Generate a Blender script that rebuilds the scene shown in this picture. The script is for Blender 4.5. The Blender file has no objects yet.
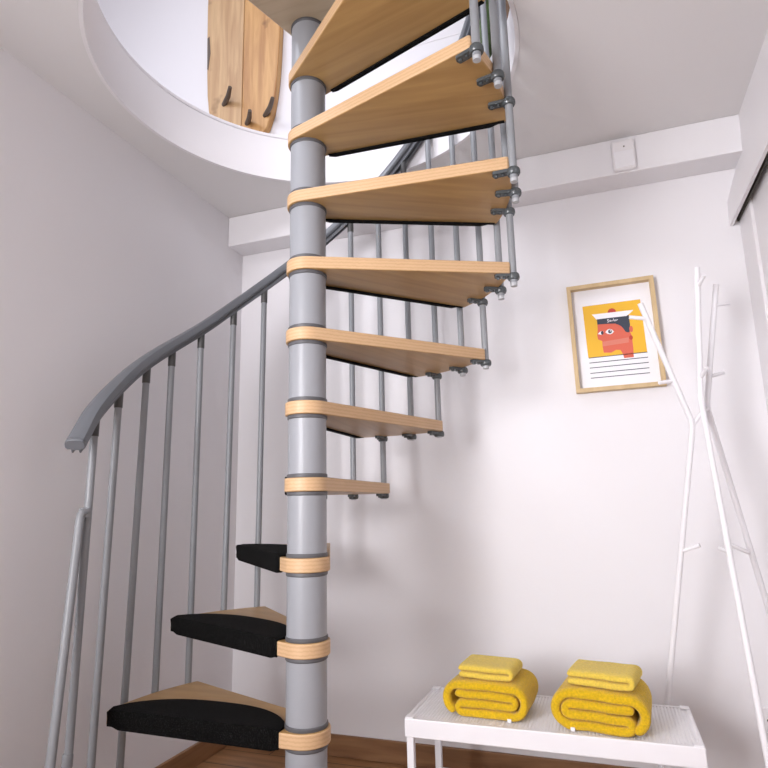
import bpy, bmesh, math, random
from mathutils import Vector, Matrix, noise
random.seed(7)
PI = math.pi
R = math.radians
sc = bpy.context.scene
C = sc.collection

# ------------------------------------------------------------------ camera
cam_d = bpy.data.cameras.new('camera'); cam = bpy.data.objects.new('camera', cam_d); C.objects.link(cam)
cam_d.sensor_fit = 'HORIZONTAL'; cam_d.sensor_width = 36.0
cam_d.lens = 36.0 * 607.26 / 768.0
cam_d.clip_start = 0.02
yaw, pitch, roll = R(-19.477), R(11.231), R(-1.264)
fw = Vector((math.sin(yaw)*math.cos(pitch), math.cos(yaw)*math.cos(pitch), math.sin(pitch)))
rt = Vector((math.cos(yaw), -math.sin(yaw), 0)); up = rt.cross(fw)
r2 = rt*math.cos(roll) + up*math.sin(roll); u2 = -rt*math.sin(roll) + up*math.cos(roll)
M = Matrix((r2, u2, -fw)).transposed().to_4x4(); M.translation = Vector((0.8285, -1.6403, 1.0245))
cam.matrix_world = M
sc.camera = cam

# ------------------------------------------------------------------ world, light, exposure
w = bpy.data.worlds.new('world'); sc.world = w; w.use_nodes = True
bg = w.node_tree.nodes['Background']; bg.inputs[0].default_value = (0.75, 0.85, 1.0, 1); bg.inputs[1].default_value = 0.6
def area(name, loc, target, sx, sy, power, col, spread=180):
    l = bpy.data.lights.new(name, 'AREA'); l.shape = 'RECTANGLE'; l.size = sx; l.size_y = sy
    l.energy = power; l.color = col; l.spread = R(spread)
    o = bpy.data.objects.new(name, l); C.objects.link(o); o.location = loc
    o.rotation_euler = (Vector(target) - Vector(loc)).to_track_quat('-Z', 'Z').to_euler()
    return o
area('window_daylight', (-0.62, -2.45, 1.5), (0.75, 0.7, 1.25), 1.1, 1.3, 24, (0.985, 0.965, 1.0), 105)
area('room_fill', (0.9, -2.95, 1.4), (0.6, 0.9, 1.2), 1.2, 1.6, 6, (1.0, 0.90, 0.82))  # added weak fill from the front, no real source; warms the left wall
area('upstairs_daylight', (0.1, -2.3, 3.7), (-0.1, 0.72, 2.70), 1.6, 1.0, 24, (0.95, 0.93, 1.0), 160)
area('roof_window_daylight', (-1.5, -1.4, 4.95), (0.1, 0.0, 2.5), 1.3, 1.3, 17, (0.88, 0.91, 1.0), 100)
vs = sc.view_settings
vs.view_transform = 'Standard'; vs.look = 'None'; vs.gamma = 1.0; vs.use_curve_mapping = False
vs.exposure = 0.82

# ------------------------------------------------------------------ materials
def mat(name, col, rough=0.5, metal=0.0, bump=0.0, bscale=60, var=0.0, vscale=5, spec=0.5, stretch=None, sheen=0):
    m = bpy.data.materials.new(name); m.use_nodes = True
    nt = m.node_tree; b = nt.nodes['Principled BSDF']
    b.inputs['Base Color'].default_value = (*col, 1); b.inputs['Roughness'].default_value = rough
    b.inputs['Metallic'].default_value = metal; b.inputs['Specular IOR Level'].default_value = spec
    if sheen: b.inputs['Sheen Weight'].default_value = sheen
    if bump or var:
        tc = nt.nodes.new('ShaderNodeTexCoord'); mp = nt.nodes.new('ShaderNodeMapping')
        nt.links.new(tc.outputs['Object'], mp.inputs[0])
        if stretch: mp.inputs['Scale'].default_value = stretch
    if var:
        n = nt.nodes.new('ShaderNodeTexNoise'); n.inputs['Scale'].default_value = vscale; n.inputs['Detail'].default_value = 5
        nt.links.new(mp.outputs[0], n.inputs['Vector'])
        r = nt.nodes.new('ShaderNodeValToRGB')
        r.color_ramp.elements[0].position = .3; r.color_ramp.elements[1].position = .7
        r.color_ramp.elements[0].color = (*[c*(1-var) for c in col], 1)
        r.color_ramp.elements[1].color = (*[min(1, c*(1+var)) for c in col], 1)
        nt.links.new(n.outputs['Fac'], r.inputs[0]); nt.links.new(r.outputs[0], b.inputs['Base Color'])
    if bump:
        n2 = nt.nodes.new('ShaderNodeTexNoise'); n2.inputs['Scale'].default_value = bscale; n2.inputs['Detail'].default_value = 3
        nt.links.new(mp.outputs[0], n2.inputs['Vector'])
        bp = nt.nodes.new('ShaderNodeBump'); bp.inputs['Strength'].default_value = bump; bp.inputs['Distance'].default_value = 0.004
        nt.links.new(n2.outputs['Fac'], bp.inputs['Height']); nt.links.new(bp.outputs[0], b.inputs['Normal'])
    return m

def wood(name, ca, cb, stretch=(3, 40, 40), scale=1.0, rough=0.45, knots=False):
    """grain running along the object's x axis"""
    m = bpy.data.materials.new(name); m.use_nodes = True; nt = m.node_tree; b = nt.nodes['Principled BSDF']
    b.inputs['Roughness'].default_value = rough
    tc = nt.nodes.new('ShaderNodeTexCoord'); mp = nt.nodes.new('ShaderNodeMapping'); mp.inputs['Scale'].default_value = stretch
    nt.links.new(tc.outputs['Object'], mp.inputs[0])
    n = nt.nodes.new('ShaderNodeTexNoise'); n.inputs['Scale'].default_value = scale; n.inputs['Detail'].default_value = 6; n.inputs['Distortion'].default_value = .6
    nt.links.new(mp.outputs[0], n.inputs['Vector'])
    r = nt.nodes.new('ShaderNodeValToRGB'); r.color_ramp.elements[0].position = .35; r.color_ramp.elements[1].position = .68
    r.color_ramp.elements[0].color = (*ca, 1); r.color_ramp.elements[1].color = (*cb, 1)
    nt.links.new(n.outputs['Fac'], r.inputs[0])
    if knots:
        v = nt.nodes.new('ShaderNodeTexNoise'); v.inputs['Scale'].default_value = 9; v.inputs['Detail'].default_value = 2
        nt.links.new(tc.outputs['Object'], v.inputs['Vector'])
        r3 = nt.nodes.new('ShaderNodeValToRGB'); r3.color_ramp.elements[0].position = .66; r3.color_ramp.elements[1].position = .8
        nt.links.new(v.outputs['Fac'], r3.inputs[0])
        mx = nt.nodes.new('ShaderNodeMixRGB'); mx.inputs[2].default_value = (ca[0]*.45, ca[1]*.4, ca[2]*.35, 1)
        nt.links.new(r3.outputs[0], mx.inputs[0]); nt.links.new(r.outputs[0], mx.inputs[1]); nt.links.new(mx.outputs[0], b.inputs['Base Color'])
    else:
        nt.links.new(r.outputs[0], b.inputs['Base Color'])
    return m

WALL = mat('wall_paint', (0.80, 0.785, 0.805), 0.85, bump=.06, bscale=90, spec=.2)
CEIL = mat('ceiling_paint', (0.76, 0.745, 0.745), 0.9, bump=.08, bscale=60, spec=.2)
TRIM = mat('white_trim', (0.82, 0.80, 0.815), 0.5, spec=.3)
DOORW = mat('door_white', (0.78, 0.76, 0.775), 0.45, spec=.3)
DARKGAP = mat('gap_shade', (0.05, 0.04, 0.03), 0.6)  # near-black, stands in for shade inside narrow gaps
BIRCH = wood('birch_plywood', (0.40, 0.232, 0.085), (0.51, 0.312, 0.122), (2.2, 26, 60), 1.0, .38)
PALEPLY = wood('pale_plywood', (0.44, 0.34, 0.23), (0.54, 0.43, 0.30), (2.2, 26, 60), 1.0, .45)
def ply_edge(name):
    m = bpy.data.materials.new(name); m.use_nodes = True; nt = m.node_tree; b = nt.nodes['Principled BSDF']; b.inputs['Roughness'].default_value = .5
    tc = nt.nodes.new('ShaderNodeTexCoord'); mp = nt.nodes.new('ShaderNodeMapping'); mp.inputs['Scale'].default_value = (1.5, 1.5, 1)
    nt.links.new(tc.outputs['Object'], mp.inputs[0])
    wv = nt.nodes.new('ShaderNodeTexWave'); wv.wave_type = 'BANDS'; wv.bands_direction = 'Z'; wv.wave_profile = 'SIN'
    wv.inputs['Scale'].default_value = 30; wv.inputs['Distortion'].default_value = 2.6; wv.inputs['Detail'].default_value = 3; wv.inputs['Detail Scale'].default_value = 3
    nt.links.new(mp.outputs[0], wv.inputs['Vector'])
    r = nt.nodes.new('ShaderNodeValToRGB'); r.color_ramp.elements[0].position = .0; r.color_ramp.elements[1].position = .6
    r.color_ramp.elements[0].color = (.56, .355, .188, 1); r.color_ramp.elements[1].color = (.63, .415, .235, 1)
    nt.links.new(wv.outputs['Fac'], r.inputs[0]); nt.links.new(r.outputs[0], b.inputs['Base Color'])
    return m
PLYEDGE = ply_edge('birch_plywood_edge')
SKIRT = wood('brown_skirting', (0.20, 0.095, 0.04), (0.30, 0.155, 0.07), (3, 30, 30), 1.0, .5)
PAD = mat('black_carpet', (0.005, 0.005, 0.005), 0.95, bump=1.0, bscale=330, var=.9, vscale=330, spec=.15)
POLE = mat('grey_pole_paint', (0.31, 0.32, 0.345), 0.38, spec=.45)
COLLAR = mat('dark_grey_collar', (0.10, 0.10, 0.107), 0.5)
TUBE = mat('grey_baluster_paint', (0.265, 0.277, 0.295), 0.4)
RAIL = mat('grey_handrail', (0.15, 0.16, 0.178), 0.36)
CLAMP = mat('grey_clamp_plastic', (0.075, 0.085, 0.09), 0.22)
SOCKET = mat('dark_grey_socket', (0.075, 0.075, 0.075), 0.45)
TIP = mat('pale_tube_end', (0.42, 0.43, 0.45), 0.4)
WHITE = mat('white_steel', (0.84, 0.83, 0.86), 0.4, spec=.35)
YEL = mat('yellow_terry', (0.72, 0.46, 0.012), 0.95, bump=1.0, bscale=330, var=.16, vscale=160, spec=.1, sheen=.25)
YEL2 = mat('pale_yellow_terry', (0.80, 0.585, 0.085), 0.95, bump=1.0, bscale=330, var=.12, vscale=160, spec=.1, sheen=.25)
OAK = wood('pale_oak_frame', (0.52, 0.37, 0.19), (0.64, 0.48, 0.27), (20, 20, 3), 1.0, .5)
PAPER = mat('white_paper', (0.84, 0.83, 0.86), 0.6)
INKY = mat('print_yellow', (0.80, 0.45, 0.025), 0.6)
INKR = mat('print_coral', (0.66, 0.125, 0.075), 0.6)
INKR2 = mat('print_dark_red', (0.50, 0.05, 0.03), 0.6)
INKB = mat('print_navy', (0.035, 0.045, 0.07), 0.6)
PALEBAND = mat('pale_coral_band', (0.66, 0.20, 0.14), 0.6)
SLAB = wood('live_edge_wood', (0.42, 0.245, 0.115), (0.60, 0.40, 0.21), (26, 26, 2.2), 1.0, .5, knots=True)
SLAB2 = wood('orange_live_edge_wood', (0.40, 0.19, 0.06), (0.60, 0.34, 0.125), (26, 26, 2.2), 1.0, .5, knots=True)
SLABD = mat('dark_heartwood', (0.30, 0.15, 0.07), .6)
PEG = mat('dark_peg', (0.10, 0.07, 0.05), 0.5)
LEAF = mat('plant_leaf', (0.10, 0.155, 0.065), 0.5, var=.5, vscale=30)
POT = mat('clay_pot', (0.45, 0.25, 0.15), 0.8)
SOIL = mat('potting_soil', (0.03, 0.02, 0.015), 0.95)
CAB = wood('dark_cabinet_wood', (0.10, 0.05, 0.02), (0.17, 0.09, 0.04), (30, 30, 3), 1.0, .5)
_r = [n for n in PAD.node_tree.nodes if n.type == 'VALTORGB'][0].color_ramp
_r.elements[0].position = .5; _r.elements[1].position = .72; _r.elements[1].color = (.022, .022, .022, 1)
GLASS = mat('pane_glass', (0.9, 0.95, 1.0), 0.02); GLASS.node_tree.nodes['Principled BSDF'].inputs['Transmission Weight'].default_value = 1.0

def floor_mat(name):
    m = bpy.data.materials.new(name); m.use_nodes = True; nt = m.node_tree; b = nt.nodes['Principled BSDF']
    b.inputs['Roughness'].default_value = .45
    tc = nt.nodes.new('ShaderNodeTexCoord'); br = nt.nodes.new('ShaderNodeTexBrick')
    br.inputs['Scale'].default_value = 1.0; br.inputs['Brick Width'].default_value = 1.2; br.inputs['Row Height'].default_value = .14
    br.inputs['Mortar Size'].default_value = .0025
    br.inputs['Color1'].default_value = (.255, .125, .052, 1); br.inputs['Color2'].default_value = (.33, .17, .078, 1); br.inputs['Mortar'].default_value = (.05, .025, .01, 1)
    nt.links.new(tc.outputs['Object'], br.inputs['Vector'])
    mp = nt.nodes.new('ShaderNodeMapping'); mp.inputs['Scale'].default_value = (3, 40, 40); nt.links.new(tc.outputs['Object'], mp.inputs[0])
    n = nt.nodes.new('ShaderNodeTexNoise'); n.inputs['Scale'].default_value = 1; n.inputs['Detail'].default_value = 6; nt.links.new(mp.outputs[0], n.inputs['Vector'])
    mx = nt.nodes.new('ShaderNodeMixRGB'); mx.blend_type = 'OVERLAY'; mx.inputs[0].default_value = .6
    nt.links.new(br.outputs['Color'], mx.inputs[1]); nt.links.new(n.outputs['Fac'], mx.inputs[2]); nt.links.new(mx.outputs[0], b.inputs['Base Color'])
    return m
FLOOR = floor_mat('brown_laminate')

# ------------------------------------------------------------------ mesh helpers
def box(bm, x0, x1, y0, y1, z0, z1, rot=0, org=(0, 0, 0)):
    vs_ = []
    for z in (z0, z1):
        for x, y in ((x0, y0), (x1, y0), (x1, y1), (x0, y1)):
            v = Vector((x, y, z))
            if rot: v = Matrix.Rotation(rot, 3, 'Z') @ v
            vs_.append(bm.verts.new(v + Vector(org)))
    a = vs_
    for f in ((3, 2, 1, 0), (4, 5, 6, 7), (0, 1, 5, 4), (1, 2, 6, 5), (2, 3, 7, 6), (3, 0, 4, 7)):
        bm.faces.new([a[i] for i in f])
    return a
def prism(bm, pts, z0, z1):
    lo = [bm.verts.new((x, y, z0)) for x, y in pts]; hi = [bm.verts.new((x, y, z1)) for x, y in pts]
    n = len(pts); bm.faces.new(lo[::-1]); bm.faces.new(hi)
    for i in range(n): bm.faces.new((lo[i], lo[(i+1) % n], hi[(i+1) % n], hi[i]))
def extrude_profile(bm, pts, A, ux, uz, L):
    """profile pts (a,b) in axes ux,uz at point A, extruded by vector L"""
    A = Vector(A); ux = Vector(ux); uz = Vector(uz); L = Vector(L)
    p = [A + ux*a + uz*b for a, b in pts]
    lo = [bm.verts.new(q) for q in p]; hi = [bm.verts.new(q + L) for q in p]; n = len(p)
    bm.faces.new(lo[::-1]); bm.faces.new(hi)
    for i in range(n): bm.faces.new((lo[i], lo[(i+1) % n], hi[(i+1) % n], hi[i]))
def frames(path):
    path = [Vector(p) for p in path]; out = []
    t0 = (path[1]-path[0]).normalized()
    n = t0.orthogonal().normalized()
    for i, p in enumerate(path):
        a = (path[i]-path[i-1]).normalized() if i else t0
        b = (path[i+1]-path[i]).normalized() if i < len(path)-1 else a
        t = (a+b).normalized()
        n = (n - t*n.dot(t)).normalized()
        out.append((p, t, n, t.cross(n)))
    return out
def tube(bm, path, r, seg=16, cap=True):
    rs = r if isinstance(r, (list, tuple)) else [r]*len(path)
    rings = []
    for (p, t, n, b), q in zip(frames(path), rs):
        rings.append([bm.verts.new(p + n*math.cos(2*PI*k/seg)*q + b*math.sin(2*PI*k/seg)*q) for k in range(seg)])
    for i in range(len(rings)-1):
        for k in range(seg):
            bm.faces.new((rings[i][k], rings[i][(k+1) % seg], rings[i+1][(k+1) % seg], rings[i+1][k]))
    if cap: bm.faces.new(rings[0][::-1]); bm.faces.new(rings[-1])
def lathe(bm, prof, org=(0, 0, 0), seg=48, axis='Z'):
    o = Vector(org); rings = []
    for r, z in prof:
        rings.append([bm.verts.new(o + Vector((r*math.cos(2*PI*k/seg), r*math.sin(2*PI*k/seg), z))) for k in range(seg)])
    for i in range(len(rings)-1):
        for k in range(seg):
            bm.faces.new((rings[i][k], rings[i][(k+1) % seg], rings[i+1][(k+1) % seg], rings[i+1][k]))
    bm.faces.new(rings[0][::-1]); bm.faces.new(rings[-1])
def obj(name, bm, m, parent=None, loc=None, rotz=0, smooth=True, bevel=0, bseg=2, label=None, angle=35):
    bmesh.ops.recalc_face_normals(bm, faces=bm.faces)
    me = bpy.data.meshes.new(name); bm.to_mesh(me); bm.free()
    for mm in (m if isinstance(m, (list, tuple)) else [m]): me.materials.append(mm)
    o = bpy.data.objects.new(name, me); C.objects.link(o)
    if parent: o.parent = parent
    if loc: o.location = loc
    if rotz: o.rotation_euler = (0, 0, rotz)
    if bevel:
        b = o.modifiers.new('bevel', 'BEVEL'); b.width = bevel; b.segments = bseg; b.limit_method = 'ANGLE'; b.angle_limit = R(40)
    if smooth:
        for p in me.polygons: p.use_smooth = True
        es = [e for e in me.edges]
        b2 = bmesh.new(); b2.from_mesh(me)
        for e in b2.edges:
            if len(e.link_faces) == 2 and e.calc_face_angle(0) > R(angle): e.smooth = False
        b2.to_mesh(me); b2.free()
    if label: o['label'] = label
    return o
def thing(name, label, cat, loc=(0, 0, 0), rotz=0, group=None):
    o = bpy.data.objects.new(name, None); C.objects.link(o); o.empty_display_size = .1
    o.location = loc; o.rotation_euler = (0, 0, rotz); o['label'] = label; o['category'] = cat
    if group: o['group'] = group
    return o
def tag(o, label, cat, group=None):
    o['label'] = label; o['category'] = cat
    if group: o['group'] = group
    return o
def struct(name, bm, m, parent=None, label=None, cat=None, **k):
    o = obj(name, bm, m, parent, **k)
    if not parent: o['kind'] = 'structure'
    if label: o['label'] = label
    if cat: o['category'] = cat
    return o
def NB(): return bmesh.new()

# ------------------------------------------------------------------ room dimensions
XL, YB, ZC, ZF2 = -0.8388, 0.9157, 2.4602, 2.668     # left wall, back wall, ceiling, upper floor
XR, YF = 1.415, -3.1
HR = 0.689                                           # radius of the round ceiling opening

# ------------------------------------------------------------------ setting: lower room
b = NB(); box(b, XL-.1, 2.0, YF-.1, YB+.1, -.1, 0); struct('floor', b, FLOOR, label='brown wood laminate floor', cat='floor')
b = NB(); box(b, XL-.12, 2.0, YB, YB+.12, 0, ZC); struct('wall_back', b, WALL, label='white back wall behind the bench and picture', cat='wall')
# left wall with a window opening behind the camera
b = NB()
wy0, wy1, wz0, wz1 = -2.95, -1.75, .75, 2.15
box(b, XL-.12, XL, wy1, YB, 0, ZC); box(b, XL-.12, XL, YF, wy0, 0, ZC)
box(b, XL-.12, XL, wy0, wy1, 0, wz0); box(b, XL-.12, XL, wy0, wy1, wz1, ZC)
struct('wall_left', b, WALL, label='white wall on the left beside the stair', cat='wall', smooth=False)
b = NB()
for y0, y1, z0, z1 in ((wy0, wy0+.05, wz0, wz1), (wy1-.05, wy1, wz0, wz1), (wy0, wy1, wz0, wz0+.05), (wy0, wy1, wz1-.05, wz1), ((wy0+wy1)/2-.025, (wy0+wy1)/2+.025, wz0, wz1)):
    box(b, XL-.09, XL-.03, y0, y1, z0, z1)
wn = struct('window_1', b, TRIM, smooth=False, label='white window behind the viewer', cat='window')
b = NB(); box(b, XL-.065, XL-.06, wy0+.04, wy1-.04, wz0+.04, wz1-.04); obj('pane', b, GLASS, wn)
b = NB(); box(b, XL-.1, 2.0, YF-.12, YF, 0, ZC); struct('wall_front', b, WALL, label='white wall behind the viewer', cat='wall')
b = NB(); box(b, 1.9, 2.0, YF, YB, 0, ZC); struct('wall_right', b, WALL, label='white wall behind the sliding door', cat='wall')

# ceiling slab with a round opening (also the upper floor)
def slab_with_hole(bm, x0, x1, y0, y1, z0, z1, r, n=128):
    ring, out = [], []
    angs = sorted([2*PI*k/n for k in range(n)] + [math.atan2(y, x) % (2*PI) for x in (x0, x1) for y in (y0, y1)])
    for a in angs:
        c, s = math.cos(a), math.sin(a)
        t = min([v for v in ((x1/c if c > 1e-9 else 1e9), (x0/c if c < -1e-9 else 1e9), (y1/s if s > 1e-9 else 1e9), (y0/s if s < -1e-9 else 1e9))])
        ring.append((r*c, r*s)); out.append((t*c, t*s))
    V = {}
    for nm, L in (('r', ring), ('o', out)):
        for z in (z0, z1): V[nm, z] = [bm.verts.new((x, y, z)) for x, y in L]
    m_ = len(ring)
    for i in range(m_):
        j = (i+1) % m_
        bm.faces.new((V['r', z0][i], V['r', z0][j], V['o', z0][j], V['o', z0][i]))
        bm.faces.new((V['r', z1][i], V['o', z1][i], V['o', z1][j], V['r', z1][j]))
        bm.faces.new((V['r', z0][i], V['r', z1][i], V['r', z1][j], V['r', z0][j]))
        bm.faces.new((V['o', z0][i], V['o', z0][j], V['o', z1][j], V['o', z1][i]))
b = NB(); slab_with_hole(b, -2.3, 2.3, YF-.12, 1.2, ZC, ZF2-.004, HR+.014)
struct('ceiling', b, CEIL, label='white ceiling with a round stair opening', cat='ceiling', angle=30)
def ring_mesh(bm, ri, ro, z0, z1, seg=128):
    V = [[bm.verts.new((r*math.cos(2*PI*k/seg), r*math.sin(2*PI*k/seg), z)) for k in range(seg)] for r, z in ((ri, z0), (ro, z0), (ro, z1), (ri, z1))]
    for i in range(4):
        for k in range(seg):
            bm.faces.new((V[i][k], V[i][(k+1) % seg], V[(i+1) % 4][(k+1) % seg], V[(i+1) % 4][k]))
b = NB(); ring_mesh(b, HR, HR+.013, ZC-.003, ZF2-.010)
t1 = struct('trim_1', b, TRIM, label='white round lining of the stair opening', cat='trim')
b = NB(); ring_mesh(b, HR+.004, HR+.05, ZF2-.003, ZF2+.012); obj('edge_strip', b, TRIM, t1, bevel=.003)

# boxed beam along the back wall, pelmet above the sliding door
b = NB(); box(b, XL, 1.45, YB-.1343, YB, 2.3056, ZC); struct('trim_2', b, WALL, label='white boxed beam under the ceiling along the back wall', cat='beam', bevel=.004)
b = NB()
extrude_profile(b, [(1.434, ZC), (1.427, 2.30), (1.383, 2.17), (1.380, 2.068), (1.392, 2.068), (1.400, 2.17), (1.446, 2.30), (1.452, ZC)], (0, YF, 0), (1, 0, 0), (0, 0, 1), (0, YB-YF, 0))
struct('trim_3', b, TRIM, label='white pelmet board above the sliding door', cat='pelmet', angle=50)
b = NB(); box(b, 1.46, 1.9, YF, YB, 2.30, 2.34); box(b, 1.4075, 1.4145, YF, YB-.001, 2.082, 2.165); struct('trim_4', b, DARKGAP, label='sliding door track, coloured dark for the shade in its gap', cat='track')  # dark strip behind the pelmet puts the gap's shade into the colour
# sliding door
b = NB(); box(b, XR, XR+.035, .745, YB, .005, 2.12)
d1 = struct('door_1', b, DOORW, label='white sliding door at the right', cat='door', bevel=.003)
b = NB(); box(b, XR+.012, XR+.03, -.30, .744, .005, 2.12); obj('panel', b, DOORW, d1)
b = NB(); box(b, XR, XR+.035, -.40, -.30, .005, 2.12); obj('stile', b, DOORW, d1, bevel=.003)
b = NB(); box(b, XR+.045, XR+.08, YF, -.35, .005, 2.12); struct('door_2', b, DOORW, label='second white sliding door behind', cat='door')
b = NB(); box(b, XL, XR, YB-.014, YB, 0, .083); struct('baseboard_back', b, SKIRT, label='brown baseboard of the back wall', cat='baseboard', bevel=.003)
b = NB(); box(b, 0, YB-.014-YF, 0, .014, 0, .083); o = struct('baseboard_left', b, SKIRT, label='brown baseboard of the left wall', cat='baseboard', bevel=.003)
o.location = (XL+.014, YF, 0); o.rotation_euler = (0, 0, PI/2)

# ------------------------------------------------------------------ setting: upstairs room
b = NB(); box(b, -2.3, 2.3, .93, 1.05, ZF2-.004, 5.1); struct('wall_upper_back', b, WALL, label='white wall of the upstairs room', cat='wall')
b = NB(); box(b, -2.42, -2.3, YF, 1.05, ZF2-.004, 5.1); struct('wall_upper_left', b, WALL, label='white left wall of the upstairs room', cat='wall')
b = NB(); box(b, 2.3, 2.42, YF, 1.05, ZF2-.004, 5.1); struct('wall_upper_right', b, WALL, label='white right wall of the upstairs room', cat='wall')
b = NB(); box(b, -2.42, 2.42, YF-.12, YF, ZF2-.004, 5.1); struct('wall_upper_front', b, WALL, label='white front wall of the upstairs room', cat='wall')
b = NB(); box(b, -2.42, 2.42, YF-.12, 1.05, 5.1, 5.2); struct('ceiling_upper', b, CEIL, label='white ceiling of the upstairs room', cat='ceiling')
b = NB(); box(b, -.55, 2.3, .9275, .93, 3.275, 3.281); struct('trim_5', b, TRIM, label='thin white moulding on the upstairs wall', cat='trim')

# ------------------------------------------------------------------ the spiral staircase
H, T = .225, .040
PHI0, DPHI, W = 184.8, -21.956, 32.2
Z1 = .3915
RT, RH, RC, RB = .648, .0668, .0571, .659
zt = lambda k: Z1 + H*(k-1)                         # underside of tread k
ph = lambda k: PHI0 + DPHI*(k-1)
stair = thing('spiral_staircase', 'spiral staircase with birch treads, black carpet pads and grey metal pole and railing', 'staircase')

def two_tone(o):
    for p in o.data.polygons: p.material_index = 0 if abs(p.normal.z) > .9 else 1
def pol(r, a): return (r*math.cos(R(a)), r*math.sin(R(a)))
def tangent_pt(P, r, side):
    d = math.hypot(*P); a = math.degrees(math.atan2(P[1], P[0])); off = math.degrees(math.acos(r/d))
    return a + side*off                              # angle of the tangent point on the hub circle
def wedge(a0, a1, Rr, rh):
    """outline: front corner at angle a0, going negative to rear corner a1, round hub of radius rh"""
    pts = []
    n = max(6, int(abs(a1-a0)/3))
    cr = .5
    pts.append(pol(Rr-.006, a0-.02)); pts.append(pol(Rr-.0015, a0-.18)); 
    for i in range(n+1):
        pts.append(pol(Rr, a0-cr + (a1-a0+2*cr)*i/n))
    pts.append(pol(Rr-.0015, a1+.18)); pts.append(pol(Rr-.006, a1+.02))
    s = tangent_pt(pol(Rr, a1), rh, -1); e = tangent_pt(pol(Rr, a0), rh, 1)
    while s > e - 20: s -= 360
    while e - s > 360: s += 360
    # hub arc, from the rear tangent round the far side to the front tangent
    m_ = 22
    tot = (e - s)
    # must pass through the side opposite the wedge
    arc = [s - (360 - tot) * i / m_ for i in range(m_+1)] if not any(abs(((s + tot*i/m_) - (a0+a1)/2 + 180) % 360 - 180) > 150 for i in range(m_+1)) else [s + tot*i/m_ for i in range(m_+1)]
    pts += [pol(rh, a) for a in arc]
    return pts
def bal_ang(j):
    u = min(1, max(0, (j-11.5)/4)); u = u*u*(3-2*u)
    return (199.3 if j else 198.4) - 10.975*j - 1.7*u
def clamp_bm():
    """clamp at origin = baluster centre, arm towards -x, top at z=0 (tread underside)"""
    bm = NB()
    lathe(bm, [(.0165, -.018), (.0195, -.013), (.0200, -.007), (.0190, -.001), (.0165, .003)], seg=24)
    prof = [(-.058, -.011), (-.050, -.0125), (-.012, -.0125), (-.012, .0125), (-.050, .0125), (-.058, .011), (-.062, 0)]
    prism(bm, prof, -.0095, 0)
    lathe(bm, [(.0062, -.0155), (.0062, -.009)], (-.050, 0, 0), 12); lathe(bm, [(.0050, -.014), (.0050, -.009)], (-.030, 0, 0), 12)
    return bm
def pad_bm():
    """half-moon carpet pad over the front (climb-from) edge, in tread axes: front corner at angle 0"""
    F = Vector((*pol(RT+.004, 0), 0)); a = tangent_pt(pol(RT, 0), RH, 1)
    Hh = Vector((*pol(RH, a), 0))
    d = (Hh - F); L = d.length; d.normalize(); nrm = Vector((d.y, -d.x, 0))
    if nrm.dot(Vector(pol(.4, -16)).to_3d() - F) < 0: nrm = -nrm     # nrm points back over the tread
    bm = NB(); N = 26; sec = []
    for i in range(N+1):
        u = i/N; s = .012 + (L-.060)*u
        e = max(0.0, 1 - abs(2*u-1)**2.6)
        depth = .034 + .128*e**.75
        if u < .03 or u > .97: depth *= .8
        o0 = F + d*s
        th, lip, fr = .009, .007, .006
        ez = .006 if i in (0, N) else 0; tipb = .013*max(0, 1-i/2.0) if i < 2 else 0
        prof = [(.012, -lip+ez+tipb*.5), (-.004, -lip+ez+tipb), (-fr+ez, -lip*.45+tipb), (-fr+ez, T+th*.3-tipb*.6), (-.005, T+th-ez-tipb*.3), (depth*.5, T+th-ez*.5), (depth-.006, T+th-.001), (depth, T+th*.35), (depth, T-.001), (-.002, T-.001), (-.002, -.001), (.012, -.001)]
        sec.append([bm.verts.new(o0 + nrm*x + Vector((0, 0, z))) for x, z in prof])
    m_ = len(sec[0])
    for i in range(N):
        for k in range(m_): bm.faces.new((sec[i][k], sec[i][(k+1) % m_], sec[i+1][(k+1) % m_], sec[i+1][k]))
    bm.faces.new(sec[0][::-1]); bm.faces.new(sec[-1])
    return bm
treads = []
clamp_proto = pad_proto = tread_mesh = None
for k in range(0, 11):
    if k == 0:
        bm = NB(); prism(bm, wedge(0, -W, RT, RH), 0, T)
        tr = obj('tread', bm, [BIRCH, PLYEDGE], stair, bevel=.0035, angle=40); two_tone(tr)
        pd = obj('carpet_pad', pad_bm(), PAD, tr, angle=50, label='black carpet pad over the front edge of a tread'); pad_proto = pd
        c0 = obj('baluster_clamp', clamp_bm(), CLAMP, tr, angle=40)
        for _ in range(2):
            c = c0.copy(); C.objects.link(c); c.parent = tr
        proto_t = tr
    else:
        tr = proto_t.copy(); C.objects.link(tr); tr.parent = stair
        for ch in proto_t.children:
            c = ch.copy(); C.objects.link(c); c.parent = tr
    tr.location = (0, 0, zt(k)); tr.rotation_euler = (0, 0, R(ph(k)))
    treads.append(tr)
    for q, c in enumerate([c for c in tr.children if c.name.startswith('baluster_clamp')]):
        aa = bal_ang(2*k+q) - ph(k); c.location = (*pol(RB, aa), 0); c.rotation_euler = (0, 0, R(aa))
# landing platform at the upper floor
kl = 11
bm = NB()
a0, a1 = ph(kl), -113.0
pts = [pol(.683, a0 + (a1-a0)*i/24) for i in range(25)]
s = tangent_pt(pol(.683, a1), RH, -1); e = tangent_pt(pol(.683, a0), RH, 1)
while s > e: s -= 360
while e - s > 360: s += 360
tot = 360 - (e - s)
tot2 = (e-s)
mid = (s + tot2/2 - (a0+a1)/2) % 360
if 90 < mid < 270: pts += [pol(RH, s + tot2*i/20) for i in range(21)]
else: pts += [pol(RH, s - tot*i/20) for i in range(21)]
prism(bm, pts, 0, T)
ld = obj('landing', bm, [PALEPLY, PLYEDGE], stair, bevel=.0035, label='top landing platform of birch plywood', angle=40); ld.location = (0, 0, zt(kl)); two_tone(ld)
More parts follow.
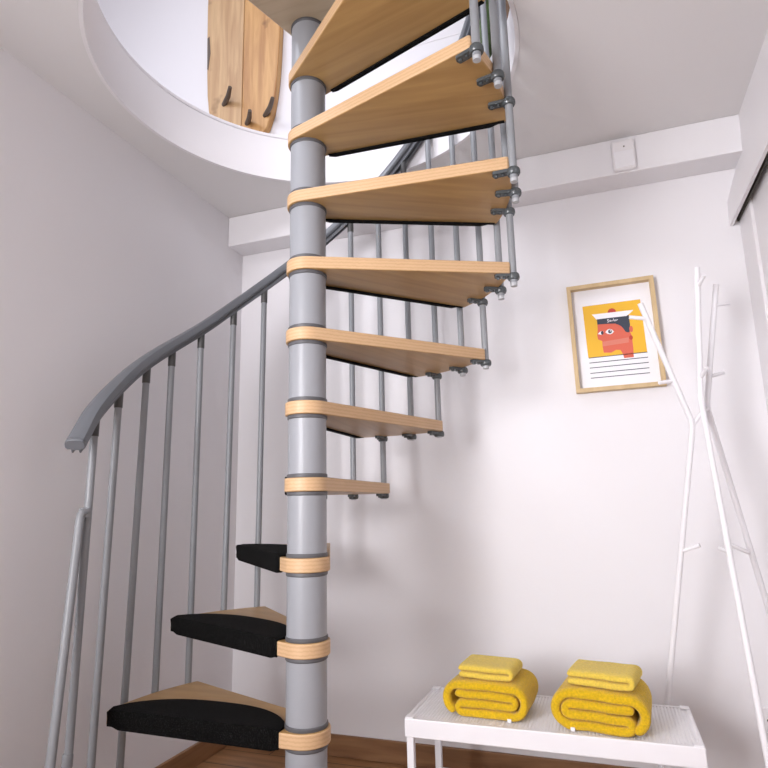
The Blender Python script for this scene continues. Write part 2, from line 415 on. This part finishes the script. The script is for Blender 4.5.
# pole: one sleeve between each pair of treads, with dark collars above and below
sl0 = None
for k in range(-1, 11):
    z0 = (zt(k) + T) if k >= 0 else 0.0
    z1 = zt(k+1)
    if k == -1:
        bm = NB(); lathe(bm, [(RC, 0), (RC, z1)]); lathe(bm, [(.10, 0), (.10, .006), (.06, .014)], seg=48); obj('pole_base', bm, POLE, stair)
        continue
    if sl0 is None:
        bm = NB(); lathe(bm, [(RC, 0), (RC, H-T)], seg=64); sl0 = obj('pole_sleeve', bm, POLE, stair)
        bm = NB(); lathe(bm, [(RC+.0022, 0), (RC+.003, .002), (RC+.003, .009), (RC+.0012, .0115)], seg=64); ca = obj('collar', bm, COLLAR, sl0)
        bm = NB(); lathe(bm, [(RC+.0012, H-T-.0115), (RC+.003, H-T-.009), (RC+.003, H-T-.002), (RC+.0022, H-T)], seg=64); cb = obj('collar', bm, COLLAR, sl0)
        s_ = sl0
    else:
        s_ = sl0.copy(); C.objects.link(s_)
        for ch in (ca, cb):
            c = ch.copy(); C.objects.link(c); c.parent = s_
    s_.parent = stair; s_.location = (0, 0, z0)
bm = NB(); lathe(bm, [(RC, zt(11)+T), (RC, zt(11)+T+.05), (RC-.012, zt(11)+T+.06)]); obj('pole_cap', bm, POLE, stair)

# handrail
def zr(a):
    sm = lambda u: (lambda v: v*v*(3-2*v))(min(1, max(0, u)))
    return 1.290 + .010248*(196.5 - a) + .041*sm((a-150)/33) - .014*sm((a-197)/8)
A_START, A_END = 206.5, -42.0
prof = [(-.0135, -.024), (-.0135, -.012), (-.024, -.010), (-.0285, -.003), (-.0275, .009), (-.023, .0185), (-.012, .0225), (0, .0235), (.012, .0225), (.023, .0185), (.0275, .009), (.0285, -.003), (.024, -.010), (.0135, -.012), (.0135, -.024), (.0075, -.024), (.0075, -.014), (-.0075, -.014), (-.0075, -.024)]
def rail_ring(bm, a):
    x, y = pol(1, a); rad = Vector((x, y, 0)); tg = Vector((y, -x, 0)); slope = .010248*180/PI/RB
    t = (tg + Vector((0, 0, slope))).normalized(); upv = rad.cross(t); upv = upv if upv.z > 0 else -upv
    c = rad*RB + Vector((0, 0, zr(a)))
    return [bm.verts.new(c + rad*p + upv*q) for p, q in prof]
bm = NB(); n = 140; rings = [rail_ring(bm, A_START + (A_END-A_START)*i/n) for i in range(n+1)]
m_ = len(prof)
for i in range(n):
    for k in range(m_): bm.faces.new((rings[i][k], rings[i][(k+1) % m_], rings[i+1][(k+1) % m_], rings[i+1][k]))
bm.faces.new(rings[0][::-1]); bm.faces.new(rings[-1])
hr = obj('handrail', bm, RAIL, stair, angle=30)
bm = NB(); ra = rail_ring(bm, A_START); rb = rail_ring(bm, A_START+.8)
for k in range(m_): bm.faces.new((ra[k], ra[(k+1) % m_], rb[(k+1) % m_], rb[k]))
bm.faces.new(ra[::-1]); bm.faces.new(rb); obj('end_cap', bm, RAIL, hr, angle=30, bevel=.0025)

# balusters
RBAL = .0115
for j in range(0, 23):
    a = bal_ang(j)
    k = (j-1)//2 if j % 2 else j//2 - 1
    zb = zt(k) - (.039 if k >= 7 else .028 if k >= 6 else .021) if j else zt(0) - .030
    at = a - {0: 1.7, 1: 2.0, 2: 1.9, 3: .4, 5: .7, 6: .7}.get(j, 0)       # the first posts lean in a little
    ztop = zr(at) - .014
    x, y = pol(RB, a); xt, yt = pol(RB, at)
    at_z = lambda z: (x + (xt-x)*(z-zb)/(ztop-zb), y + (yt-y)*(z-zb)/(ztop-zb), z)
    bm = NB(); tube(bm, [at_z(zb+.012), at_z(ztop)], RBAL, 18)
    bl = obj('baluster', bm, TUBE, stair)
    bm = NB(); lathe(bm, [(RBAL-.001, zb), (RBAL-.0005, zb+.002), (RBAL-.0005, zb+.0115)], (x, y, 0), 18); obj('tube_end', bm, TIP, bl, label='pale end stub of a baluster under its clamp')
    bm = NB(); tube(bm, [at_z(q) for q in (ztop-.066, ztop-.064, ztop-.004, ztop+.004)], [RBAL+.0008, RBAL+.0018, RBAL+.0018, RBAL-.002], 18); obj('rail_socket', bm, SOCKET, bl, label='dark grey socket joining a baluster to the handrail')
    if j == 0:
        bm = NB(); lathe(bm, [(.0135, .335), (.0145, .338), (.0145, .366), (.0125, .371)], (x, y, 0), 18); obj('coupler', bm, TUBE, bl)
# floor brace beside the first baluster
x0, y0 = pol(RB, bal_ang(0))
bm = NB()
pth = [(x0+.004, y0-.004, 1.024), (x0+.008, y0-.018, 1.022), (-.627, -.222, 1.012), (-.6258, -.2262, .992), (-.598, -.2905, .368), (-.582, -.328, .012)]
tube(bm, pth, .0125)
br = obj('floor_brace', bm, TUBE, stair, label='grey brace tube clamped to the first baluster and running to the floor')
bm = NB(); lathe(bm, [(.0165, 1.008), (.0165, 1.034)], (x0, y0, 0), 18); obj('brace_clamp', bm, TUBE, br)
bm = NB(); lathe(bm, [(.035, 0), (.035, .006), (.016, .012)], (-.582, -.328, 0), 24); obj('floor_flange', bm, TUBE, br)

# ------------------------------------------------------------------ white metal bench
BX0, BX1, BY0, BY1, BZ = .197, 1.018, .262, .600, .388
bench = thing('bench', 'low white metal bench with a wire mesh top under the towels', 'bench', (0, 0, 0))
bm = NB()
box(bm, BX0, BX1, BY0, BY0+.012, BZ-.052, BZ); box(bm, BX0, BX1, BY1-.012, BY1, BZ-.052, BZ)
box(bm, BX0, BX0+.012, BY0+.012, BY1-.012, BZ-.052, BZ); box(bm, BX1-.012, BX1, BY0+.012, BY1-.012, BZ-.052, BZ)
obj('apron', bm, WHITE, bench, bevel=.003, smooth=False)
bm = NB()
nx = 82
for i in range(1, nx):
    x = BX0 + .012 + (BX1-BX0-.024)*i/nx; box(bm, x-.0026, x+.0026, BY0+.012, BY1-.012, BZ-.008, BZ-.003)
ny = 32
for i in range(1, ny):
    y = BY0 + .012 + (BY1-BY0-.024)*i/ny; box(bm, BX0+.012, BX1-.012, y-.0026, y+.0026, BZ-.0075, BZ-.0035)
obj('mesh_top', bm, WHITE, bench, smooth=False)
for x in (BX0+.004, BX1-.026):
    for y in (BY0+.004, BY1-.026):
        bm = NB(); box(bm, x, x+.022, y, y+.022, 0, BZ-.05); obj('leg', bm, WHITE, bench, bevel=.003)
for x in (BX0, BX1-.03):
    for y in (BY0, BY1-.03):
        bm = NB(); box(bm, x+.002, x+.028, y+.002, y+.028, BZ-.001, BZ+.0035); obj('corner_cap', bm, WHITE, bench, bevel=.0015)
bm = NB(); box(bm, BX0+.02, BX1-.02, BY0+.02, BY1-.02, .128, .140); obj('lower_shelf', bm, WHITE, bench, bevel=.003)

# ------------------------------------------------------------------ towels
def ribbon_profile(path, t):
    """closed outline of a thick ribbon that follows path (x,z)"""
    P = [Vector((x, z)) for x, z in path]; L, Rr = [], []
    for i, p in enumerate(P):
        a = (P[min(i+1, len(P)-1)] - P[max(i-1, 0)]).normalized(); nn = Vector((-a.y, a.x))
        L.append(p + nn*t/2); Rr.append(p - nn*t/2)
    e = (P[-1]-P[-2]).normalized()*t*.35; s_ = (P[0]-P[1]).normalized()*t*.35
    return L + [P[-1]+e] + Rr[::-1] + [P[0]+s_]
def resample(path, n):
    P = [Vector(p) for p in path]; d = [0]
    for i in range(1, len(P)): d.append(d[-1] + (P[i]-P[i-1]).length)
    out = []
    for k in range(n):
        s = d[-1]*k/(n-1); i = 0
        while i < len(d)-2 and d[i+1] < s: i += 1
        f = (s-d[i])/max(1e-9, d[i+1]-d[i]); out.append(P[i].lerp(P[i+1], f))
    return out
def fold_mesh(path, t, depth, seed, ny=26, n=90, flare=.0, nz=.003):
    path = resample(path, n); bm = NB(); secs = []
    zmax = max(p.y for p in path)
    for j in range(ny+1):
        v = j/ny; y = depth*v; e = min(v, 1-v)*depth
        P = ribbon_profile([(p.x, p.y) for p in path], t*(1 - .34*max(0, 1-e/.012)**1.6))
        row = []
        for p in P:
            x = p.x*(1+flare*v)
            z = p.y*(1 - .05*max(0, 1-e/.03)**2*(p.y/zmax))
            q = Vector((x*8, y*8, z*8 + seed))
            dn = noise.noise(q)*nz + noise.noise(q*2.7)*nz*.5
            row.append(bm.verts.new((x + dn, y + dn*1.2 + .006*noise.noise(Vector((x*14, z*14, seed))), max(.0005, z + dn*.7))))
        secs.append(row)
    m_ = len(secs[0])
    for j in range(ny):
        for k in range(m_): bm.faces.new((secs[j][k], secs[j][(k+1) % m_], secs[j+1][(k+1) % m_], secs[j+1][k]))
    h_ = n
    for sec, flip in ((secs[0], False), (secs[-1], True)):      # close the ends strip by strip along the ribbon
        Lh, Rh = sec[:n], sec[n+1:2*n+1][::-1]
        for k in range(n-1):
            f = (Lh[k], Lh[k+1], Rh[k+1], Rh[k]); bm.faces.new(f[::-1] if flip else f)
        bm.faces.new((Lh[-1], sec[n], Rh[-1])); bm.faces.new((Lh[0], Rh[0], sec[2*n+1]))
    return bm
def soft(o, seed, s=.0012):
    tx = bpy.data.textures.new('terry', 'CLOUDS'); tx.noise_scale = .0045; tx.noise_depth = 2
    m1 = o.modifiers.new('sub', 'SUBSURF'); m1.levels = 1; m1.render_levels = 2
    m2 = o.modifiers.new('nap', 'DISPLACE'); m2.texture = tx; m2.strength = s; m2.mid_level = .5
def arc(cx, cz, r, a0, a1, n=8): return [(cx + r*math.cos(R(a0+(a1-a0)*i/n)), cz + r*math.sin(R(a0+(a1-a0)*i/n))) for i in range(n+1)]
def big_towel(label, loc, rot, wdt, hgt, depth, seed, mirror=False):
    h = wdt/2; t = hgt/4.06
    za, zb, zc, zd = t*.5, t*1.52, t*2.54, hgt - t*.5
    rb = (zd-za)/2
    path = ([(-h+.046, zc+.001)] + [(h-.060, zc)] + arc(h-.053, (zb+zc)/2, (zc-zb)/2, 88, -88, 8) + [(0, zb)] + [(-h+.064, zb)]
            + arc(-h+.062, (za+zb)/2, (zb-za)/2, 92, 268, 8) + [(0, za)] + [(h-rb-.004, za)] + arc(h-rb-t*.5, za+rb, rb, -86, 86, 14)
            + [(0, zd+.002)] + arc(-h+rb+t*.5, za+rb, rb, 94, 246, 14))
    if mirror: path = [(-x, z) for x, z in path]
    root = thing('bath_towel', label, 'towel', loc, rot, 'folded yellow bath towels on the bench')
    o = obj('towel_body', fold_mesh(path, t, depth, seed, flare=-.05), YEL, root); soft(o, seed)
    bm = NB(); sx = -1 if mirror else 1
    box(bm, sx*(h-.060)-.006, sx*(h-.060)+.006, -.002, .004, .001, t*.42); obj('care_tag', bm, PAPER, root, label='small pale tag at the towel edge', bevel=.001)
    return root
def small_towel(label, loc, rot, wdt, hgt, depth, seed, tilt=(0, 0)):
    h = wdt/2; t = hgt*.44
    path = [(h-.004, t*.55)] + [(-h+t*.7, t*.55)] + arc(-h+t*.75, t*1.07, t*.52, 268, 92, 8) + [(0, t*1.6), (h-.004, t*1.58)]
    path = [(-x, z) for x, z in path]
    o = obj('washcloth', fold_mesh(path, t, depth, seed, ny=18, n=50, nz=.003), YEL2, None); soft(o, seed, .0012)
    o.location = loc; o.rotation_euler = (tilt[0], tilt[1], rot)
    return tag(o, label, 'washcloth', 'small folded washcloths on the bath towels')
big_towel('folded yellow bath towel on the bench, the one nearer the staircase', (.432, .318, BZ-.002), R(-4), .268, .104, .225, 3.1)
big_towel('folded yellow bath towel on the bench, the one nearer the coat rack', (.760, .284, BZ-.002), R(-6), .268, .112, .235, 8.4, True)
small_towel('small pale yellow washcloth on the bath towel nearer the staircase', (.436, .330, BZ+.104), R(-4), .170, .044, .155, 5.5)
small_towel('small pale yellow washcloth on the bath towel nearer the coat rack', (.766, .294, BZ+.112), R(-10), .184, .046, .165, 12.2)

# ------------------------------------------------------------------ coat rack: three bent white tubes
rack = thing('coat_rack', 'white metal coat rack of three bent crossing tubes with short pegs', 'coat rack', (1.17, .62, 0))
O = Vector((1.17, .62, 0))
def rel(*p): return Vector(p) - O
def bent(pts, r=.0092):
    P = [Vector(p) for p in pts]; out = [P[0]]
    for i in range(1, len(P)-1):
        a = (P[i-1]-P[i]).normalized(); c = (P[i+1]-P[i]).normalized()
        for f in range(5):
            u = f/4; out.append((P[i]+a*.022)*(1-u)**2 + P[i]*2*u*(1-u) + (P[i]+c*.022)*u*u)
    out.append(P[-1]); bm = NB(); tube(bm, out, r, 14); return bm
def floor_pt(a, b_):                                   # continue the line a->b down to the floor
    a, b_ = Vector(a), Vector(b_); t = a.z/(a.z-b_.z); return a + (b_-a)*t
JA = (1.118, .56, 1.261); JB = (1.153, .58, 1.345); JC = (1.176, .63, 1.325)
FA = floor_pt(JA, (.963, .68, .381)); FB = floor_pt(JB, (1.180, .40, .327)); FC = floor_pt(JC, (1.296, .73, .660))
spec = [(JA, (.991, .45, 1.658), FA, 'leaning left across the picture'), (JB, (1.195, .60, 1.805), FB, None), (JC, (1.265, .70, 1.767), FC, None)]
tubes = []
for J, top, F_, _ in spec:
    tubes.append(obj('bent_tube', bent([rel(*top), rel(*J), Vector(F_)-O + Vector((0, 0, .004))]), WHITE, rack))
def peg(i, a, c):
    bm = NB(); tube(bm, [rel(*a), rel(*c)], .0065, 12); obj('peg', bm, WHITE, tubes[i])
peg(0, (1.006, .461, 1.606), (.954, .455, 1.616)); peg(0, (1.072, .520, 1.402), (1.026, .500, 1.396))
peg(1, (1.190, .598, 1.735), (1.207, .555, 1.762)); peg(1, (1.161, .584, 1.415), (1.177, .540, 1.440))
peg(2, (1.254, .688, 1.690), (1.302, .72, 1.700)); peg(2, (1.200, .650, 1.430), (1.248, .68, 1.445))
peg(0, (1.045, .617, .853), (1.100, .590, .875)); peg(2, (1.252, .69, .846), (1.200, .665, .872)); peg(1, (1.170, .49, .86), (1.150, .545, .87))
bm = NB(); tube(bm, [rel(1.118, .56, 1.258), rel(1.152, .575, 1.30), rel(1.178, .63, 1.318)], .007, 10); obj('joint', bm, WHITE, rack)

# ------------------------------------------------------------------ framed print
pic = thing('framed_print', 'sailor head poster in a pale wood frame on the back wall', 'picture', (.92, YB, 1.675))
pic.rotation_euler = (0, R(-.6), 0)
bm = NB(); fw_, dp = .0165, .034
x0, x1, z0, z1 = -.168, .166, -.2255, .2225
box(bm, x0, x1, -dp, 0, z1-fw_, z1); box(bm, x0, x1, -dp, 0, z0, z0+fw_); box(bm, x0, x0+fw_, -dp, 0, z0+fw_, z1-fw_); box(bm, x1-fw_, x1, -dp, 0, z0+fw_, z1-fw_)
obj('frame', bm, OAK, pic, bevel=.0012, smooth=False)
bm = NB()
def poly(pts, mi, lay):
    y = -.004 - .00025*lay
    f = bm.faces.new([bm.verts.new((x/1000, y, z/1000)) for x, z in pts]); f.material_index = mi
def ell(cx, cz, rx, rz, mi, lay, a0=0, a1=360, n=20): poly([(cx+rx*math.cos(R(a0+(a1-a0)*i/n)), cz+rz*math.sin(R(a0+(a1-a0)*i/n))) for i in range(n + (0 if a1-a0 == 360 else 1))], mi, lay)
poly([(-153, -211), (151, -211), (151, 208), (-153, 208)], 0, 0)
poly([(-112, 138), (110, 138), (113, -81), (-109, -81)], 1, 1)
poly([(-61, 55), (-62, 30), (-66, 8), (-64, -9), (-49, -17), (-50, -40), (-48, -66), (-20, -69), (0, -60), (16, -62), (24, -82), (26, -97), (62, -97), (64, -60), (64, -24), (66, -14), (60, 4), (55, 20), (30, 52), (9, 56)], 2, 2)
poly([(-48, -20), (52, -14), (50, -35), (-49, -40)], 7, 3)  # paler coral band across the face
poly([(9, 56), (9, 48), (20, 42), (28, 36), (36, 24), (42, 11), (52, 6), (58, 9), (62, 40), (61, 66), (30, 66)], 4, 3)
ell(64, 19, 7, 13, 2, 4)
ell(60, -16, 7, 9, 3, 4)
poly([(-61, 76), (-61, 54), (-20, 52), (9, 49), (61, 55), (61, 78)], 4, 5)
poly([(-79, 99), (-72, 90), (-64, 76), (0, 76), (52, 75), (66, 84), (81, 97), (0, 98)], 0, 6)
ell(-1, 98, 16, 17, 3, 5, 0, 180)
poly([(-34, 18), (-26, 27), (-17, 30), (-8, 26), (0, 17), (-9, 9), (-17, 7), (-26, 10)], 0, 5); ell(-16, 19, 7, 8, 4, 6); ell(-14, 21, 2.4, 2.6, 0, 7)
poly([(-63, 14), (-55, 22), (-47, 25), (-40, 20), (-44, 12), (-50, 9)], 0, 5); ell(-46, 17, 5, 8, 4, 6)
for z in (-82, -103, -124, -146, -166): poly([(-107, z-1.6), (114, z-1.6), (114, z+1.6), (-107, z+1.6)], 4, 2)
# script lettering on the cap band: small brush strokes
def stroke(pts, wd, mi, lay):
    for (xa, za), (xb, zb_) in zip(pts, pts[1:]):
        d = Vector((xb-xa, zb_-za)); nn = Vector((-d.y, d.x)).normalized()*wd/2
        poly([(xa+nn.x, za+nn.y), (xb+nn.x, zb_+nn.y), (xb-nn.x, zb_-nn.y), (xa-nn.x, za-nn.y)], mi, lay)
stroke([(-15, 69), (-20, 70), (-21, 66), (-16, 63), (-17, 59), (-23, 59)], 2, 0, 7)
stroke([(-8, 65), (-12, 66), (-13, 61), (-9, 60), (-7, 65), (-6, 60)], 1.8, 0, 7)
stroke([(-2, 65), (-2, 60)], 1.8, 0, 7); stroke([(2, 71), (3, 60)], 1.8, 0, 7)
stroke([(10, 65), (6, 65), (6, 60), (10, 60), (10, 65)], 1.8, 0, 7)
stroke([(14, 60), (14, 65), (19, 65)], 1.8, 0, 7)
obj('print', bm, [PAPER, INKY, INKR, INKR2, INKB, INKB, PAPER, PALEBAND], pic, smooth=False)
bm = NB(); box(bm, x0+fw_*.5, x1-fw_*.5, -.0036, -.0006, z0+fw_*.5, z1-fw_*.5); obj('backing_board', bm, PAPER, pic)

# ------------------------------------------------------------------ wall sensor on the beam
sn = thing('alarm_sensor', 'small white sensor box on the beam under the ceiling', 'sensor', (1.014, YB-.1343, 2.378))
bm = NB(); box(bm, -.043, .043, -.024, 0, -.068, .060); obj('case', bm, TRIM, sn, bevel=.009, bseg=4)
bm = NB(); box(bm, -.036, .036, -.0262, -.022, -.060, .010); obj('lens_panel', bm, PAPER, sn, bevel=.002)
bm = NB(); lathe(bm, [(.0028, 0), (.0028, .003)], seg=12); o = obj('indicator', bm, PEG, sn); o.rotation_euler = (PI/2, 0, 0); o.location = (.004, -.0235, .028)

# ------------------------------------------------------------------ power socket low on the back wall
so = thing('power_socket', 'white power socket low on the wall at the right edge', 'socket', (1.302, YB, .278))
bm = NB(); box(bm, -.042, .042, -.010, 0, -.042, .042); obj('cover_plate', bm, TRIM, so, bevel=.004, bseg=3)
bm = NB(); lathe(bm, [(.024, 0), (.024, .002), (.021, .002), (.021, .0006)], seg=32); o = obj('socket_ring', bm, TRIM, so); o.rotation_euler = (PI/2, 0, 0); o.location = (0, -.010, 0)
for dx in (-.0175, .0095):
    bm = NB(); lathe(bm, [(.0045, 0), (.0045, .0016)], seg=12); o = obj('pin_hole', bm, DARKGAP, so); o.rotation_euler = (PI/2, 0, 0); o.location = (dx, -.0112, 0)

# ------------------------------------------------------------------ upstairs: wooden hook board, plant, cabinet
hb = thing('hook_board', 'live-edge wooden plank coat board with dark pegs on the upstairs wall', 'coat hooks', (-.86, .93, 3.62))
left_half = [(.010, -.70), (-.05, -.695), (-.11, -.665), (-.15, -.61), (-.185, -.52), (-.205, -.42), (-.216, -.33), (-.224, -.2), (-.232, 0), (-.238, .25), (-.235, .5), (-.18, .6), (.010, .6)]
right_half = [(.012, -.70), (.012, .6), (.18, .6), (.225, .5), (.240, .25), (.240, 0), (.234, -.2), (.226, -.33), (.214, -.44), (.196, -.54), (.168, -.62), (.12, -.67), (.06, -.695)]
def slabpart(pts, y0, y1):
    bm = NB(); extrude_profile(bm, pts, (0, y0, 0), (1, 0, 0), (0, 0, 1), (0, y1-y0, 0)); return bm
obj('plank', slabpart(left_half, -.045, -.002), SLAB, hb, bevel=.005, bseg=3, label='paler left plank of the hook board')
obj('plank', slabpart(right_half, -.045, -.002), SLAB2, hb, bevel=.005, bseg=3, label='more orange right plank of the hook board')
bm = NB(); extrude_profile(bm, [(-.222, -.16), (-.216, -.17), (-.205, -.06), (-.216, .05), (-.228, .04)], (0, -.0475, 0), (1, 0, 0), (0, 0, 1), (0, .004, 0)); obj('bark_notch', bm, PEG, hb)
for bx, bz, dx, dz in ((-.107, -.414, .095, .02), (.154, -.549, .095, .02), (.044, -.568, .07, 0)):
    bm = NB(); tube(bm, [(bx, -.040, bz), (bx+dx*.6, -.085, bz+dz*.5), (bx+dx, -.125, bz+dz+.006)], [.014, .013, .010], 12); obj('hook_peg', bm, PEG, hb)

pl = thing('potted_plant', 'green long-leaved plant upstairs seen between the upper balusters', 'plant', (.495, .80, ZF2-.004))
bm = NB(); lathe(bm, [(.055, 0), (.075, .13), (.08, .14), (.07, .14), (.066, .12)], seg=32); obj('pot', bm, POT, pl)
bm = NB(); lathe(bm, [(.064, .105), (.064, .118)], seg=24); obj('soil', bm, SOIL, pl)
for i in range(11):
    a = i*2.4; ln = .62 + .3*random.random(); lean = .02 + .05*random.random(); wd = .020 + .008*random.random()
    bm = NB(); rows = []
    for q in range(11):
        u = q/10; cx, cy = math.cos(a)*(.02 + lean*u*u*1.4), math.sin(a)*(.02 + lean*u*u)*.8
        ww = wd*(.5 + 1.2*u*(1-u)*2)*(1-u**6) + .001
        tx, ty = -math.sin(a+u*.8), math.cos(a+u*.8)
        z = .11 + ln*u
        rows.append([bm.verts.new((cx+tx*ww, cy+ty*ww, z)), bm.verts.new((cx+math.cos(a)*.004, cy+math.sin(a)*.004, z)), bm.verts.new((cx-tx*ww, cy-ty*ww, z)), bm.verts.new((cx-math.cos(a)*.002, cy-math.sin(a)*.002, z))])
    for q in range(10):
        for k in range(4): bm.faces.new((rows[q][k], rows[q][(k+1) % 4], rows[q+1][(k+1) % 4], rows[q+1][k]))
    bm.faces.new(rows[0]); bm.faces.new(rows[-1][::-1])
    obj('leaf', bm, LEAF, pl)
cb_ = thing('wooden_cabinet', 'dark wooden cabinet upstairs beyond the top of the railing', 'cabinet', (.60, .715, ZF2-.004))
bm = NB(); box(bm, 0, .5, 0, .21, .06, .95); obj('cabinet_body', bm, CAB, cb_, bevel=.004)
bm = NB(); box(bm, -.012, .512, -.012, .214, .95, .975); obj('cabinet_top', bm, CAB, cb_, bevel=.004)
for x in (0, .45):
    for y in (.005, .165):
        bm = NB(); box(bm, x, x+.05, y, y+.04, 0, .062); obj('leg', bm, CAB, cb_)
for x in (.008, .256):
    bm = NB(); box(bm, x, x+.236, -.016, 0, .075, .935); dd = obj('cabinet_door', bm, CAB, cb_, bevel=.003)
    bm = NB(); lathe(bm, [(.006, 0), (.012, .012), (.010, .02)], seg=16); o = obj('knob', bm, COLLAR, dd); o.rotation_euler = (PI/2, 0, 0); o.location = (.235 if x < .1 else .27, -.015, .5)
